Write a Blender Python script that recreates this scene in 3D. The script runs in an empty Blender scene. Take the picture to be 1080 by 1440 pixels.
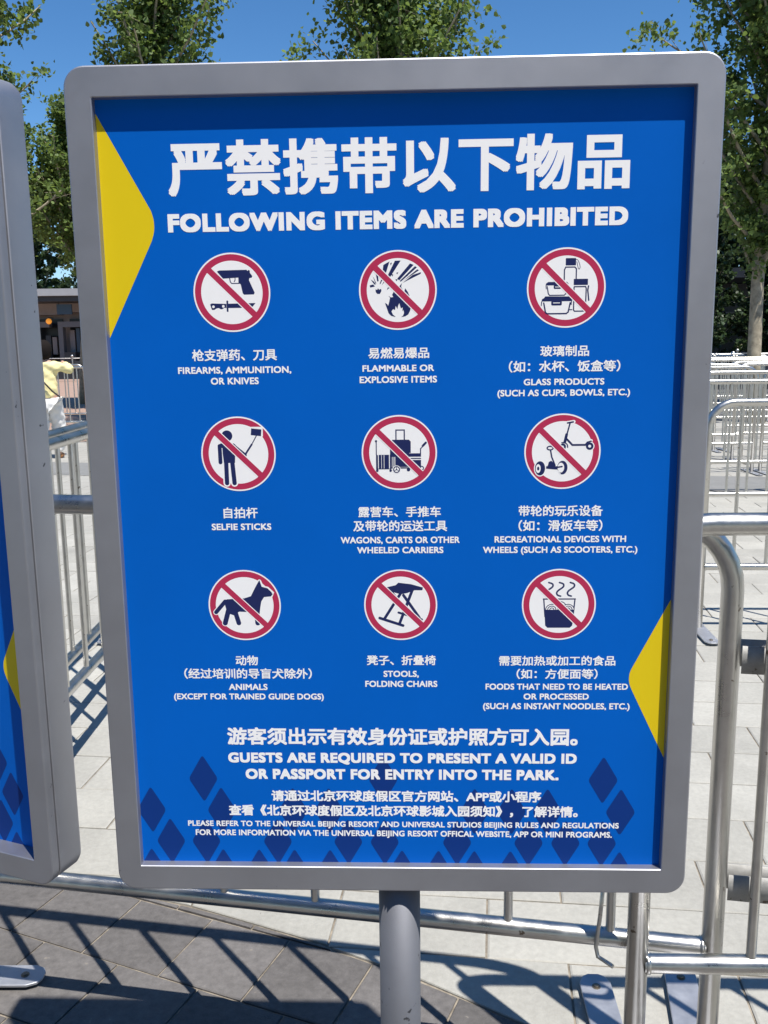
import bpy, bmesh, math, random
import numpy as np
from mathutils import Vector, Matrix
R = math.radians
sc = bpy.context.scene
col = sc.collection

# ------------------------------------------------------------------ camera
cam = bpy.data.cameras.new('camera')
cam_o = bpy.data.objects.new('camera', cam); col.objects.link(cam_o); sc.camera = cam_o
cam.sensor_fit = 'VERTICAL'; cam.sensor_height = 36.0; cam.lens = 32.264
cam.clip_start = 0.05; cam.clip_end = 3000
PITCH, ROLL = R(10.4417), R(-0.7023)
fw = Vector((0, math.cos(PITCH), -math.sin(PITCH)))
rt = Vector((1, 0, 0)); up = rt.cross(fw)
r2 = rt*math.cos(ROLL) + up*math.sin(ROLL); u2 = -rt*math.sin(ROLL) + up*math.cos(ROLL)
M = Matrix((r2, u2, -fw)).transposed().to_4x4()
M.translation = Vector((0, 0, 1.5))
cam_o.matrix_world = M
def project(x, y, z):
    d = Vector((x, y, z-1.5)); w = d.dot(fw)
    if w < 0.1: return None
    return 540+1290.5*d.dot(r2)/w, 720-1290.5*d.dot(u2)/w

# ------------------------------------------------------------------ world, sun, exposure
SUN = Vector((0.262, -0.34, 1.0)).normalized()
world = bpy.data.worlds.new('World'); sc.world = world; world.use_nodes = True
nt = world.node_tree
sky = nt.nodes.new('ShaderNodeTexSky'); sky.sky_type = 'NISHITA'; sky.sun_disc = False
sky.sun_elevation = math.asin(SUN.z); sky.sun_rotation = math.atan2(SUN.x, SUN.y)
sky.altitude = 1500; sky.air_density = 1.0; sky.dust_density = 0.1; sky.ozone_density = 4.0
bg = nt.nodes['Background']; bg.inputs[1].default_value = 0.105
hs = nt.nodes.new('ShaderNodeHueSaturation'); hs.inputs['Saturation'].default_value = 1.22
nt.links.new(sky.outputs[0], hs.inputs['Color']); nt.links.new(hs.outputs[0], bg.inputs[0])
sun = bpy.data.lights.new('sun', 'SUN'); sun.energy = 5.0; sun.angle = R(0.53); sun.color = (1.0, 0.96, 0.9)
sun_o = bpy.data.objects.new('sun', sun); col.objects.link(sun_o)
sun_o.rotation_euler = (-SUN).to_track_quat('-Z', 'Y').to_euler()
sc.view_settings.view_transform = 'Standard'; sc.view_settings.look = 'None'
sc.view_settings.gamma = 1.0; sc.view_settings.use_curve_mapping = False
sc.view_settings.exposure = 0.5

# ------------------------------------------------------------------ materials
def mat(name, color, rough=0.6, metal=0.0, var=0.0, scale=20.0, bump=0.0, bscale=200.0, spec=0.5, rand=None, coat=0.0,
        trans=0.0, rvar=0.0, scratch=None, world_co=False, stain=None):
    m = bpy.data.materials.new(name); m.use_nodes = True
    n = m.node_tree.nodes; l = m.node_tree.links; b = n['Principled BSDF']
    b.inputs['Base Color'].default_value = (*color, 1); b.inputs['Roughness'].default_value = rough
    b.inputs['Metallic'].default_value = metal; b.inputs['Specular IOR Level'].default_value = spec
    b.inputs['Coat Weight'].default_value = coat
    if world_co:
        gm = n.new('ShaderNodeNewGeometry'); co_out = gm.outputs['Position']
    else: co_out = n.new('ShaderNodeTexCoord').outputs['Object']
    cur = None
    def mixc(fac_out, a, lo, hi):
        mr = n.new('ShaderNodeMapRange'); mr.inputs[3].default_value = lo; mr.inputs[4].default_value = hi
        l.new(fac_out, mr.inputs[0])
        h = n.new('ShaderNodeHueSaturation')
        if a is None: h.inputs['Color'].default_value = (*color, 1)
        else: l.new(a, h.inputs['Color'])
        l.new(mr.outputs[0], h.inputs['Value']); return h.outputs[0]
    if var:
        t = n.new('ShaderNodeTexNoise'); t.inputs['Scale'].default_value = scale; t.inputs['Detail'].default_value = 8
        t.inputs['Roughness'].default_value = 0.65
        l.new(co_out, t.inputs['Vector']); 
        mr0 = n.new('ShaderNodeMapRange'); mr0.inputs[1].default_value = .3; mr0.inputs[2].default_value = .7
        l.new(t.outputs['Fac'], mr0.inputs[0])
        cur = mixc(mr0.outputs[0], cur, 1-var, 1+var)
        if rvar:
            mr = n.new('ShaderNodeMapRange'); mr.inputs[3].default_value = rough-rvar; mr.inputs[4].default_value = rough+rvar
            l.new(mr0.outputs[0], mr.inputs[0]); l.new(mr.outputs[0], b.inputs['Roughness'])
    if rand:
        if rand[0] == 'island': g = n.new('ShaderNodeNewGeometry').outputs['Random Per Island']
        else: g = n.new('ShaderNodeObjectInfo').outputs['Random']
        cur = mixc(g, cur, 1-rand[1], 1+rand[1])
    if stain:                       # broad worn or dusty patches
        t = n.new('ShaderNodeTexNoise'); t.inputs['Scale'].default_value = stain[0]; t.inputs['Detail'].default_value = 7; t.inputs['Roughness'].default_value = .7
        l.new(co_out, t.inputs['Vector'])
        mr0 = n.new('ShaderNodeMapRange'); mr0.inputs[1].default_value = .35; mr0.inputs[2].default_value = .68; l.new(t.outputs['Fac'], mr0.inputs[0])
        cur = mixc(mr0.outputs[0], cur, 1+stain[1], 1-stain[1])
    if scratch:
        t = n.new('ShaderNodeTexNoise'); t.inputs['Scale'].default_value = scratch[0]; t.inputs['Detail'].default_value = 3
        l.new(co_out, t.inputs['Vector'])
        mr = n.new('ShaderNodeMapRange'); mr.inputs[1].default_value = scratch[1]; mr.inputs[2].default_value = scratch[1]+.03
        l.new(t.outputs['Fac'], mr.inputs[0])
        mx = n.new('ShaderNodeMixRGB'); mx.inputs[2].default_value = (*scratch[2], 1)
        if cur is None: mx.inputs[1].default_value = (*color, 1)
        else: l.new(cur, mx.inputs[1])
        l.new(mr.outputs[0], mx.inputs[0]); cur = mx.outputs[0]
    if cur is not None: l.new(cur, b.inputs['Base Color'])
    if bump:
        t = n.new('ShaderNodeTexNoise'); t.inputs['Scale'].default_value = bscale; t.inputs['Detail'].default_value = 5
        l.new(co_out, t.inputs['Vector'])
        bp = n.new('ShaderNodeBump'); bp.inputs['Strength'].default_value = bump; bp.inputs['Distance'].default_value = 0.002
        l.new(t.outputs['Fac'], bp.inputs['Height']); l.new(bp.outputs[0], b.inputs['Normal'])
    if trans:
        tr = n.new('ShaderNodeBsdfTranslucent')
        if cur is not None:
            h = n.new('ShaderNodeHueSaturation'); h.inputs['Hue'].default_value = 0.48; h.inputs['Value'].default_value = 2.2
            l.new(cur, h.inputs['Color']); l.new(h.outputs[0], tr.inputs[0])
        mx = n.new('ShaderNodeMixShader'); mx.inputs[0].default_value = trans
        l.new(b.outputs[0], mx.inputs[1]); l.new(tr.outputs[0], mx.inputs[2])
        l.new(mx.outputs[0], n['Material Output'].inputs[0])
    return m
SILVER = mat('silver_paint', (.385, .39, .42), .53, .93, var=.06, scale=5, bump=.06, bscale=900, rvar=.05, stain=(2.0, .05), scratch=(48, .73, (.10, .10, .11)))
POSTM = mat('post_paint', (.165, .17, .19), .6, .6, var=.07, scale=9, bump=.1, bscale=700, scratch=(42, .665, (.04, .04, .045)))
STEEL = mat('stainless_steel', (.56, .55, .52), .33, 1.0, var=.12, scale=14, bump=.12, bscale=120, rvar=.1, scratch=(38, .70, (.16, .13, .10)))
PLATE = mat('plate_steel', (.42, .43, .46), .5, .7, var=.12, scale=18, bump=.15, bscale=200, rvar=.08)
BOLT = mat('bolt_steel', (.22, .19, .15), .5, .9, var=.3, scale=300)
BLUE = mat('print_blue', (.0008, .110, .50), .45, var=.06, scale=2.2, spec=.07)
WHITE = mat('print_white', (.90, .89, .885), .4, spec=.3)
NAVY = mat('print_navy', (.012, .02, .095), .4, spec=.3)
DIAM = mat('print_diamond', (.0055, .036, .20), .45, spec=.1)
STRAP = mat('dull_strap_steel', (.30, .295, .28), .62, .35, var=.2, scale=40, bump=.2, bscale=150, scratch=(60, .66, (.10, .08, .06)))
RED = mat('print_red', (.46, .028, .085), .4, spec=.3)
YELLOW = mat('print_yellow', (.74, .55, .007), .4, spec=.3)
LIGHTP = mat('pale_granite', (.345, .335, .30), .75, var=.10, scale=60, bump=.5, bscale=220, rand=('object', .09), spec=.3, scratch=(60, .745, (.17, .16, .145)), world_co=True, stain=(2.3, .12))
LIGHTS = mat('pale_granite_joined', (.345, .335, .30), .75, var=.10, scale=60, bump=.5, bscale=220, rand=('island', .09), spec=.3, world_co=True, stain=(2.3, .12))
DARKP = mat('dark_paver_stone', (.118, .110, .105), .8, var=.22, scale=45, bump=.7, bscale=260, rand=('object', .14), spec=.3, scratch=(45, .71, (.20, .18, .155)), world_co=True, stain=(3.1, .16))
DARKS = mat('dark_paver_stone_joined', (.118, .110, .105), .8, var=.22, scale=45, bump=.7, bscale=260, rand=('island', .14), spec=.3, world_co=True, stain=(3.1, .16))
JOINT = mat('joint_sand', (.23, .20, .16), .95, var=.5, scale=25, spec=.1)
BARK = mat('pale_bark', (.30, .26, .19), .9, var=.45, scale=9, bump=.8, bscale=40, spec=.2)
LEAF = mat('leaf_green', (.095, .150, .034), .62, rand=('island', .45), trans=.38, spec=.5)
LEAF2 = mat('leaf_dark_green', (.030, .055, .018), .5, rand=('island', .5), trans=.25, spec=.4)

# ------------------------------------------------------------------ helpers
def link(name, me, parent=None, loc=None):
    o = bpy.data.objects.new(name, me); col.objects.link(o)
    if parent: o.parent = parent
    if loc is not None: o.location = loc
    return o
def empty(name, loc, rz=0, **k):
    o = bpy.data.objects.new(name, None); col.objects.link(o); o.location = loc; o.rotation_euler = (0, 0, rz)
    o.empty_display_size = .1
    for a, b in k.items(): o[a] = b
    return o
def props(o, **k):
    for a, b in k.items(): o[a] = b
    return o
def finish(bm, name, mats, smooth=None):
    if smooth is not None:
        for f in bm.faces: f.smooth = True
        for e in bm.edges:
            if len(e.link_faces) == 2 and e.calc_face_angle(0) > R(smooth): e.smooth = False
    me = bpy.data.meshes.new(name); bm.to_mesh(me); bm.free()
    for m in (mats if isinstance(mats, (list, tuple)) else [mats]): me.materials.append(m)
    return me
def box(bm, x0, x1, y0, y1, z0, z1, mi=0):
    v = [bm.verts.new((x, y, z)) for z in (z0, z1) for x, y in ((x0, y0), (x1, y0), (x1, y1), (x0, y1))]
    for q in ((3, 2, 1, 0), (4, 5, 6, 7), (0, 1, 5, 4), (1, 2, 6, 5), (2, 3, 7, 6), (3, 0, 4, 7)):
        bm.faces.new([v[i] for i in q]).material_index = mi
def tube(bm, pts, rad, seg=12, caps=True, mi=0):
    pts = [Vector(p) for p in pts]; rads = rad if isinstance(rad, (list, tuple)) else [rad]*len(pts)
    t0 = (pts[1]-pts[0]).normalized()
    a = t0.orthogonal().normalized(); rings = []
    for i, p in enumerate(pts):
        t = ((pts[i]-pts[i-1]).normalized() if i else t0)
        if 0 < i < len(pts)-1: t = ((pts[i]-pts[i-1]).normalized()+(pts[i+1]-pts[i]).normalized()).normalized()
        a = (a-t*a.dot(t)).normalized(); b = t.cross(a)
        rings.append([bm.verts.new(p+(a*math.cos(2*math.pi*k/seg)+b*math.sin(2*math.pi*k/seg))*rads[i]) for k in range(seg)])
    for r0, r1 in zip(rings, rings[1:]):
        for k in range(seg):
            f = bm.faces.new((r0[k], r0[(k+1) % seg], r1[(k+1) % seg], r1[k])); f.smooth = True; f.material_index = mi
    if caps:
        bm.faces.new(rings[0][::-1]).material_index = mi; bm.faces.new(rings[-1]).material_index = mi
def copy_tree(o, parent=None):
    c = o.copy(); col.objects.link(c)
    if parent: c.parent = parent
    for ch in list(o.children): copy_tree(ch, c)
    return c

# ------------------------------------------------------------------ ground
ARC_C, ARC_R = Vector((-2.02, -1.48)), 4.02
def clip(poly, n, d):                       # keep the side where p.n <= d
    out = []
    for i in range(len(poly)):
        a, b = poly[i], poly[(i+1) % len(poly)]
        da, db = a.dot(n)-d, b.dot(n)-d
        if da <= 0: out.append(a)
        if da*db < 0: out.append(a+(b-a)*(da/(da-db)))
    return out
def clip_arc(poly, inside, gap):
    c = sum(poly, Vector((0, 0)))/len(poly); r = [(p-ARC_C).length for p in poly]
    rr = ARC_R-gap if inside else ARC_R+gap
    if inside and max(r) < rr: return poly, False
    if not inside and min(r) > rr+.05: return poly, False
    a = math.atan2(c.y-ARC_C.y, c.x-ARC_C.x)
    if inside:
        for da in np.linspace(-.06, .06, 7):
            n = Vector((math.cos(a+da), math.sin(a+da))); poly = clip(poly, n, n.dot(ARC_C)+rr)
            if len(poly) < 3: return None, True
    else:
        n = Vector((math.cos(a), math.sin(a)))
        poly = clip(poly, -n, -(n.dot(ARC_C)+rr))
        if len(poly) < 3: return None, True
    return poly, True
def paver_prism(bm, poly, z=0.0, depth=.02, ch=.0025, drop=(0, 0)):
    n = len(poly); c = sum(poly, Vector((0, 0)))/n
    ring = lambda k, zz: [bm.verts.new((c.x+(p.x-c.x)*k, c.y+(p.y-c.y)*k, zz+(p.x-c.x)*drop[0]*(zz > -.01)+(p.y-c.y)*drop[1]*(zz > -.01))) for p in poly]
    a, b, t = ring(1, z-depth), ring(1, z-ch), ring(1-ch*2.0/.2, z)
    for r0, r1 in ((a, b), (b, t)):
        for i in range(n): bm.faces.new((r0[i], r0[(i+1) % n], r1[(i+1) % n], r1[i]))
    bm.faces.new(t)
def paved(root, ang, pu, pv, u0, v0, off, inside, region, mp, ms, maxr=None):
    ca, sa = math.cos(ang), math.sin(ang); rnd = random.Random(5)
    U, V = Vector((ca, sa)), Vector((-sa, ca)); g = .0028
    cells = []
    for j in range(*region[2:4]):
        for i in range(*region[0:2]):
            uc = u0+(i+.5)*pu+(off if j % 2 else 0); vc = v0+(j+.5)*pv
            if (U*uc+V*vc).y > 9.6: continue
            poly = [U*(uc+a*(pu/2-g))+V*(vc+b*(pv/2-g)) for a, b in ((-1, -1), (1, -1), (1, 1), (-1, 1))]
            poly, cut = clip_arc(poly, inside, .004)
            if not poly: continue
            c = U*uc+V*vc
            pr = project(c.x, c.y, 0); vis = False
            if pr and -70 < pr[0] < 1150 and pr[1] < 1520 and c.y > 1.3:
                hid = (150 < pr[0] < 945 and pr[1] < 1215) or (pr[0] < 45 and pr[1] < 1225)
                vis = not hid
            cells.append((c.length, vis, cut, poly, c))
    vs = sorted([k for k in cells if k[1]], key=lambda k: k[0])
    pick = set(id(k) for k in vs[:298])
    bmf = bmesh.new(); half = [U*a*(pu/2-g)+V*b*(pv/2-g) for a, b in ((-1, -1), (1, -1), (1, 1), (-1, 1))]
    paver_prism(bmf, half); full = finish(bmf, 'paver', mp)
    rest = bmesh.new()
    for k in cells:
        z = rnd.uniform(-.0012, .0012)
        if id(k) in pick:
            if k[2]:
                bm = bmesh.new(); paver_prism(bm, k[3]); link('paver', finish(bm, 'paver', mp), root, (0, 0, z))
            else:
                o = link('paver', full, root, (k[4].x, k[4].y, z)); o.rotation_euler = (rnd.gauss(0, .003), rnd.gauss(0, .003), rnd.choice((0, math.pi)))
        else: paver_prism(rest, k[3], z)
    o = link('paver_field', finish(rest, 'paver_field', ms), root); o['kind'] = 'stuff'
    return len(pick), len(cells)

def far_ground_mat():
    m = bpy.data.materials.new('far_ground'); m.use_nodes = True
    n = m.node_tree.nodes; l = m.node_tree.links; b = n['Principled BSDF']; b.inputs['Roughness'].default_value = .85
    tc = n.new('ShaderNodeTexCoord'); br = n.new('ShaderNodeTexBrick')
    mp = n.new('ShaderNodeMapping'); mp.inputs['Rotation'].default_value = (0, 0, R(7)); l.new(tc.outputs['Object'], mp.inputs[0])
    l.new(mp.outputs[0], br.inputs['Vector']); br.inputs['Scale'].default_value = 1; br.inputs['Brick Width'].default_value = .4
    br.inputs['Row Height'].default_value = .248; br.inputs['Mortar Size'].default_value = .004
    br.inputs['Color1'].default_value = (.34, .33, .30, 1); br.inputs['Color2'].default_value = (.31, .30, .27, 1); br.inputs['Mortar'].default_value = (.15, .13, .11, 1)
    ns = n.new('ShaderNodeTexNoise'); ns.inputs['Scale'].default_value = .6; ns.inputs['Detail'].default_value = 6; l.new(tc.outputs['Object'], ns.inputs[0])
    mr = n.new('ShaderNodeMapRange'); mr.inputs[3].default_value = .85; mr.inputs[4].default_value = 1.12; l.new(ns.outputs[0], mr.inputs[0])
    h = n.new('ShaderNodeHueSaturation'); l.new(br.outputs[0], h.inputs['Color']); l.new(mr.outputs[0], h.inputs['Value'])
    l.new(h.outputs[0], b.inputs['Base Color'])
    return m
def sheet(name, pts, z, m, **k):
    bm = bmesh.new(); bm.faces.new([bm.verts.new((x, y, z)) for x, y in pts])
    o = link(name, finish(bm, name, m)); props(o, kind='structure', **k); return o
ground = sheet('ground', [(-400, -400), (400, -400), (400, 400), (-400, 400)], -.0055, JOINT)
light = empty('light_paving', (0, 0, 0), kind='structure')
dark = empty('dark_paving', (0, 0, 0), kind='structure')
na = paved(light, R(-7), .4, .248, -.01, 2.05-.248*30, .2, False, (-26, 30, 0, 64), LIGHTP, LIGHTS)
nb = paved(dark, R(-23), .233, .2415, -1.526, 1.606-.2415*40, .1165, True, (-30, 26, 4, 62), DARKP, DARKS)
print('pavers', na, nb)
PINK = mat('rose_paving', (.33, .22, .165), .85, var=.12, scale=3, bump=.2, bscale=30)
GREYB = mat('grey_band_paving', (.19, .19, .185), .85, var=.12, scale=5, bump=.2, bscale=60)
sheet('far_paving', [(-60, 9.3), (60, 9.3), (60, 17), (-60, 17)], .004, far_ground_mat())
sheet('paving_band', [(-9, 12.05), (9, 7.67), (9, 8.75), (-9, 13.15)], .008, GREYB)
sheet('rose_paving', [(-80, 15.2), (0.5, 14.6), (0.5, 70), (-80, 70)], .008, PINK)
sheet('far_plaza', [(0.5, 17), (80, 17), (80, 120), (0.5, 120)], .008, mat('plaza_asphalt', (.12, .12, .12), .8, var=.15, scale=2))

# ------------------------------------------------------------------ printed matter
def curve_mesh(polys, res=4):
    cu = bpy.data.curves.new('c', 'CURVE'); cu.dimensions = '2D'; cu.fill_mode = 'BOTH'
    for p in polys:
        s = cu.splines.new('POLY'); s.points.add(len(p)-1); s.use_cyclic_u = True
        for q, v in zip(s.points, p): q.co = (v[0], v[1], 0, 1)
    o = bpy.data.objects.new('c', cu); col.objects.link(o)
    bpy.context.view_layer.update()
    me = bpy.data.meshes.new_from_object(o.evaluated_get(bpy.context.evaluated_depsgraph_get()))
    co = [tuple(v.co) for v in me.vertices]; fa = [tuple(f.vertices) for f in me.polygons]
    bpy.data.objects.remove(o); bpy.data.curves.remove(cu); bpy.data.meshes.remove(me)
    return co, fa
def text_geo(s, space):
    cu = bpy.data.curves.new('t', 'FONT'); cu.body = s; cu.size = 1; cu.resolution_u = 5; cu.space_character = space
    o = bpy.data.objects.new('t', cu); col.objects.link(o); bpy.context.view_layer.update()
    me = bpy.data.meshes.new_from_object(o.evaluated_get(bpy.context.evaluated_depsgraph_get()))
    co = np.array([tuple(v.co) for v in me.vertices]); fa = [tuple(f.vertices) for f in me.polygons]
    bpy.data.objects.remove(o); bpy.data.curves.remove(cu); bpy.data.meshes.remove(me)
    return co, fa
# kind: weight added each side (em), letter spacing, capital or glyph height (em), middle line (em)
KIND = {'T': (.0285, 1.03, .93, .378, 1), 'H': (.056, 1.12, .682, .341, 2), 'L': (.048, 1.09, .682, .341, 2), 'l': (.030, 1.04, .682, .341, 1),
        'c': (.020, 1.0, .93, .378, 1), 'C': (.030, 1.0, .93, .378, 1), 'B': (.030, 1.0, .93, .378, 1)}
def lettering(s, cx, cz, w, h, k, parent, y, mm=WHITE):
    wt, sp, ref, mid, rings = KIND[k]
    co, fa = text_geo(s, sp)
    x0, x1 = co[:, 0].min()-wt, co[:, 0].max()+wt
    if s.startswith('（'): pass
    sx = w/(x1-x0); sy = h/(ref+2*wt)
    V, F = [], []; off = [(0, 0)]; dg = 1.0 if k in 'TCHLB' else .92
    for q in range(1, rings+1):
        r = wt*q/rings
        off += [(r, 0), (-r, 0), (0, r), (0, -r), (r*dg, r*dg), (-r*dg, r*dg), (r*dg, -r*dg), (-r*dg, -r*dg)]
    for i, (dx, dy) in enumerate(off):
        b = len(V); yy = y-i*4e-6
        for p in co: V.append((cx+(p[0]+dx-(x0+x1)/2)*sx, yy, cz+(p[1]+dy-mid)*sy))
        F += [tuple(b+j for j in f) for f in fa]
    me = bpy.data.meshes.new('lettering'); me.from_pydata(V, [], F); me.materials.append(mm); me.update()
    return link('lettering', me, parent)

class Art:
    """flat print drawn on a unit disc; every layer sits a hair in front of the last"""
    def __init__(s, cx, cy, Rr): s.c = (cx, cy, Rr); s.L = []; s.k = 0
    def P(s, pts): return [((x-s.c[0])/s.c[2], -(y-s.c[1])/s.c[2]) for x, y in pts]
    def poly(s, m, *ps):
        s.L.append((m, curve_mesh([s.P(p) for p in ps])))
    def circ(s, m, x, y, r, r2=0, ry=None, n=40):
        k = 1 if ry is None else ry/r
        ps = [[(x+r*math.cos(2*math.pi*i/n), y+r*k*math.sin(2*math.pi*i/n)) for i in range(n)]]
        if r2: ps.append([(x+r2*math.cos(2*math.pi*i/n), y+(r2+r*k-r)*math.sin(2*math.pi*i/n)) for i in range(n)])
        s.poly(m, *ps)
    def rect(s, m, x0, y0, x1, y1, c=0):
        if c: p = [(x0+c, y0), (x1-c, y0), (x1-c*.3, y0+c*.3), (x1, y0+c), (x1, y1-c), (x1-c*.3, y1-c*.3), (x1-c, y1), (x0+c, y1), (x0+c*.3, y1-c*.3), (x0, y1-c), (x0, y0+c), (x0+c*.3, y0+c*.3)]
        else: p = [(x0, y0), (x1, y0), (x1, y1), (x0, y1)]
        s.poly(m, p)
    def line(s, m, w, *pts, rnd=True):
        P = [Vector(p) for p in s.P(pts)]; h = w/2/s.c[2]; n = len(P); A_, B_ = [], []
        closed = (P[0]-P[-1]).length < 1e-6
        for i in range(n):
            d0 = (P[i]-P[i-1]).normalized() if i else None; d1 = (P[i+1]-P[i]).normalized() if i < n-1 else None
            if closed and i == 0: d0 = (P[0]-P[-2]).normalized()
            if closed and i == n-1: d1 = (P[1]-P[0]).normalized()
            d = (d0+d1).normalized() if d0 and d1 else (d0 or d1)
            k = h/max(.45, d.dot(d0 or d1)); q = Vector((-d.y, d.x))*k
            A_.append(P[i]+q); B_.append(P[i]-q)
        def cap(c, d):
            a0 = math.atan2(d.y, d.x)
            return [Vector((c.x+h*math.cos(a0+t), c.y+h*math.sin(a0+t))) for t in np.linspace(math.pi/2, -math.pi/2, 8)[1:-1]]
        V = []; F = []
        for i in range(n): V += [A_[i], B_[i]]
        for i in range(n-1): F.append((2*i, 2*i+1, 2*i+3, 2*i+2))
        if rnd and not closed:
            for c, d, ia, ib in ((P[-1], P[-1]-P[-2], 2*n-2, 2*n-1), (P[0], P[0]-P[1], 1, 0)):
                k = len(V); V += cap(c, d); F.append((ia, ib) + tuple(range(k+5, k-1, -1)) if ia < ib else (ia, ib)+tuple(range(k+5, k-1, -1)))
        s.L.append((m, ([(v.x, v.y, 0) for v in V], F)))
    def build(s, name, x, z, r, y, parent):
        mats, V, F, MI = [], [], [], []; yy = y
        for i, (m, (co, fa)) in enumerate(s.L):
            if m not in mats: mats.append(m)
            b = len(V); yy -= 5e-6
            V += [(x+c[0]*r, yy, z+c[1]*r) for c in co]
            F += [tuple(b+j for j in f) for f in fa]; MI += [mats.index(m)]*len(fa)
        me = bpy.data.meshes.new(name); me.from_pydata(V, [], F)
        for m in mats: me.materials.append(m)
        me.polygons.foreach_set('material_index', MI); me.update()
        return link(name, me, parent)
def sqz(pts, n=6):          # smooth an open line of points
    out = []
    for i in range(len(pts)-1):
        p0, p1, p2, p3 = pts[max(i-1, 0)], pts[i], pts[i+1], pts[min(i+2, len(pts)-1)]
        for k in range(n):
            t = k/n
            out.append(tuple(.5*(2*p1[j]+(p2[j]-p0[j])*t+(2*p0[j]-5*p1[j]+4*p2[j]-p3[j])*t*t+(3*p1[j]-p0[j]-3*p2[j]+p3[j])*t**3) for j in (0, 1)))
    return out+[pts[-1]]
def ban(cx, cy, Rr, draw, pre=None):
    a = Art(cx, cy, Rr)
    a.circ(WHITE, cx, cy, Rr, n=72); a.circ(RED, cx, cy, Rr*.962, Rr*.80, n=72)
    draw(a)
    th = R(44.5); q = .84*Rr
    c, s_ = math.cos(th), math.sin(th)
    for m, w in ((WHITE, .20), (RED, .155)):
        if m is WHITE: q2 = .775*Rr
        else: q2 = q
        a.line(m, w*Rr, (cx-c*q2, cy-s_*q2), (cx+c*q2, cy+s_*q2), rnd=False)
    return a
def d_gun(a):
    a.poly(NAVY, [(330, 186), (345, 180), (512, 178), (518, 185), (524, 179), (532, 183), (532, 196), (546, 215), (543, 225), (528, 228), (525, 240), (557, 314), (552, 325), (492, 326), (484, 318), (473, 264), (460, 256), (460, 224), (405, 227), (366, 229)])
    a.line(NAVY, 6, (407, 226), (410, 248), (418, 258), (464, 258)); a.line(NAVY, 5, (440, 226), (440, 238), (434, 248))
    a.poly(NAVY, [(280, 381), (290, 375), (380, 379), (380, 404), (368, 402), (355, 410), (345, 411), (332, 403), (318, 406), (305, 414), (290, 414)])
    a.rect(NAVY, 381, 359, 392, 427, 4); a.poly(NAVY, [(390, 378), (560, 376), (542, 397), (530, 402), (470, 404), (390, 404)])
    a.circ(WHITE, 300, 395, 8); a.circ(WHITE, 361, 393, 8)
def d_fire(a):
    for p in ([(352, 197), (358, 150), (398, 128), (372, 208)], [(385, 216), (432, 125), (469, 124), (402, 224)], [(446, 236), (528, 143), (551, 152), (458, 247)],
              [(462, 250), (560, 160), (572, 168), (468, 256)], [(474, 258), (574, 180), (585, 186), (500, 240)], [(480, 263), (545, 214), (598, 198), (596, 208)],
              [(308, 198), (322, 205), (327, 250), (318, 252)], [(290, 219), (300, 236), (313, 266), (306, 262)], [(276, 239), (297, 252), (309, 270), (300, 271)],
              [(270, 275), (292, 270), (303, 283), (272, 289)], [(345, 236), (353, 239), (338, 268), (333, 266)], [(362, 248), (367, 253), (346, 276)], [(384, 290), (396, 292), (380, 306)],
              [(408, 205), (421, 211), (414, 223)], [(440, 200), (454, 196), (446, 209)], [(434, 240), (449, 240), (442, 252)], [(402, 140), (413, 136), (406, 154)], [(505, 212), (518, 214), (508, 224)],
              [(306, 300), (316, 305), (322, 294), (330, 303), (342, 297), (344, 312), (334, 329), (318, 329), (308, 318)]): a.poly(NAVY, p)
    a.poly(NAVY, [(366, 386), (380, 394), (386, 405), (393, 380), (399, 354), (388, 342), (404, 352), (420, 350), (412, 336), (422, 318), (440, 300), (458, 285), (476, 264), (470, 288), (482, 305), (490, 322), (496, 296), (512, 318), (524, 345), (520, 360), (531, 400), (528, 435), (515, 460), (495, 472), (470, 476), (482, 466), (488, 450), (484, 430), (477, 441), (480, 415), (468, 422), (458, 388), (450, 405), (446, 425), (434, 405), (430, 432), (418, 425), (407, 440), (416, 460), (434, 475), (405, 468), (388, 450), (378, 420)])
def d_glass(a):
    a.rect(NAVY, 519, 109, 585, 155, 4); a.line(NAVY, 4, *sqz([(585, 118), (598, 125), (611, 160), (607, 178), (599, 170), (590, 132)]))
    a.line(NAVY, 8, (512, 262), (512, 182), (520, 165), (578, 165), (588, 176), (588, 236)); a.rect(NAVY, 573, 239, 664, 278, 3)
    a.line(NAVY, 8, (578, 288), (650, 288), (654, 300), (652, 434), (640, 442), (582, 442), (576, 434), (576, 294), (578, 288)); a.line(NAVY, 9, (668, 284), (664, 310), (672, 374))
    a.poly(NAVY, [(396, 266), (410, 256), (530, 256), (540, 268), (540, 278), (394, 278)]); a.line(NAVY, 5, (396, 278), (398, 300))
    a.line(NAVY, 7, (404, 285), (412, 330), (420, 340), (515, 340), (524, 330), (530, 288)); a.rect(NAVY, 446, 276, 492, 300, 5); a.line(WHITE, 4, (456, 288), (482, 288))
    a.poly(NAVY, [(386, 356), (392, 346), (545, 348), (566, 362), (566, 378), (370, 378), (372, 364)]); a.line(NAVY, 6, (370, 380), (368, 404)); a.line(NAVY, 6, (562, 380), (560, 400))
    a.line(NAVY, 9, (384, 388), (396, 448), (408, 456), (530, 456), (542, 446), (554, 388)); a.rect(NAVY, 432, 374, 500, 404, 7); a.line(WHITE, 5, (446, 388), (486, 388)); a.line(NAVY, 6, (548, 432), (566, 432))
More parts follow.
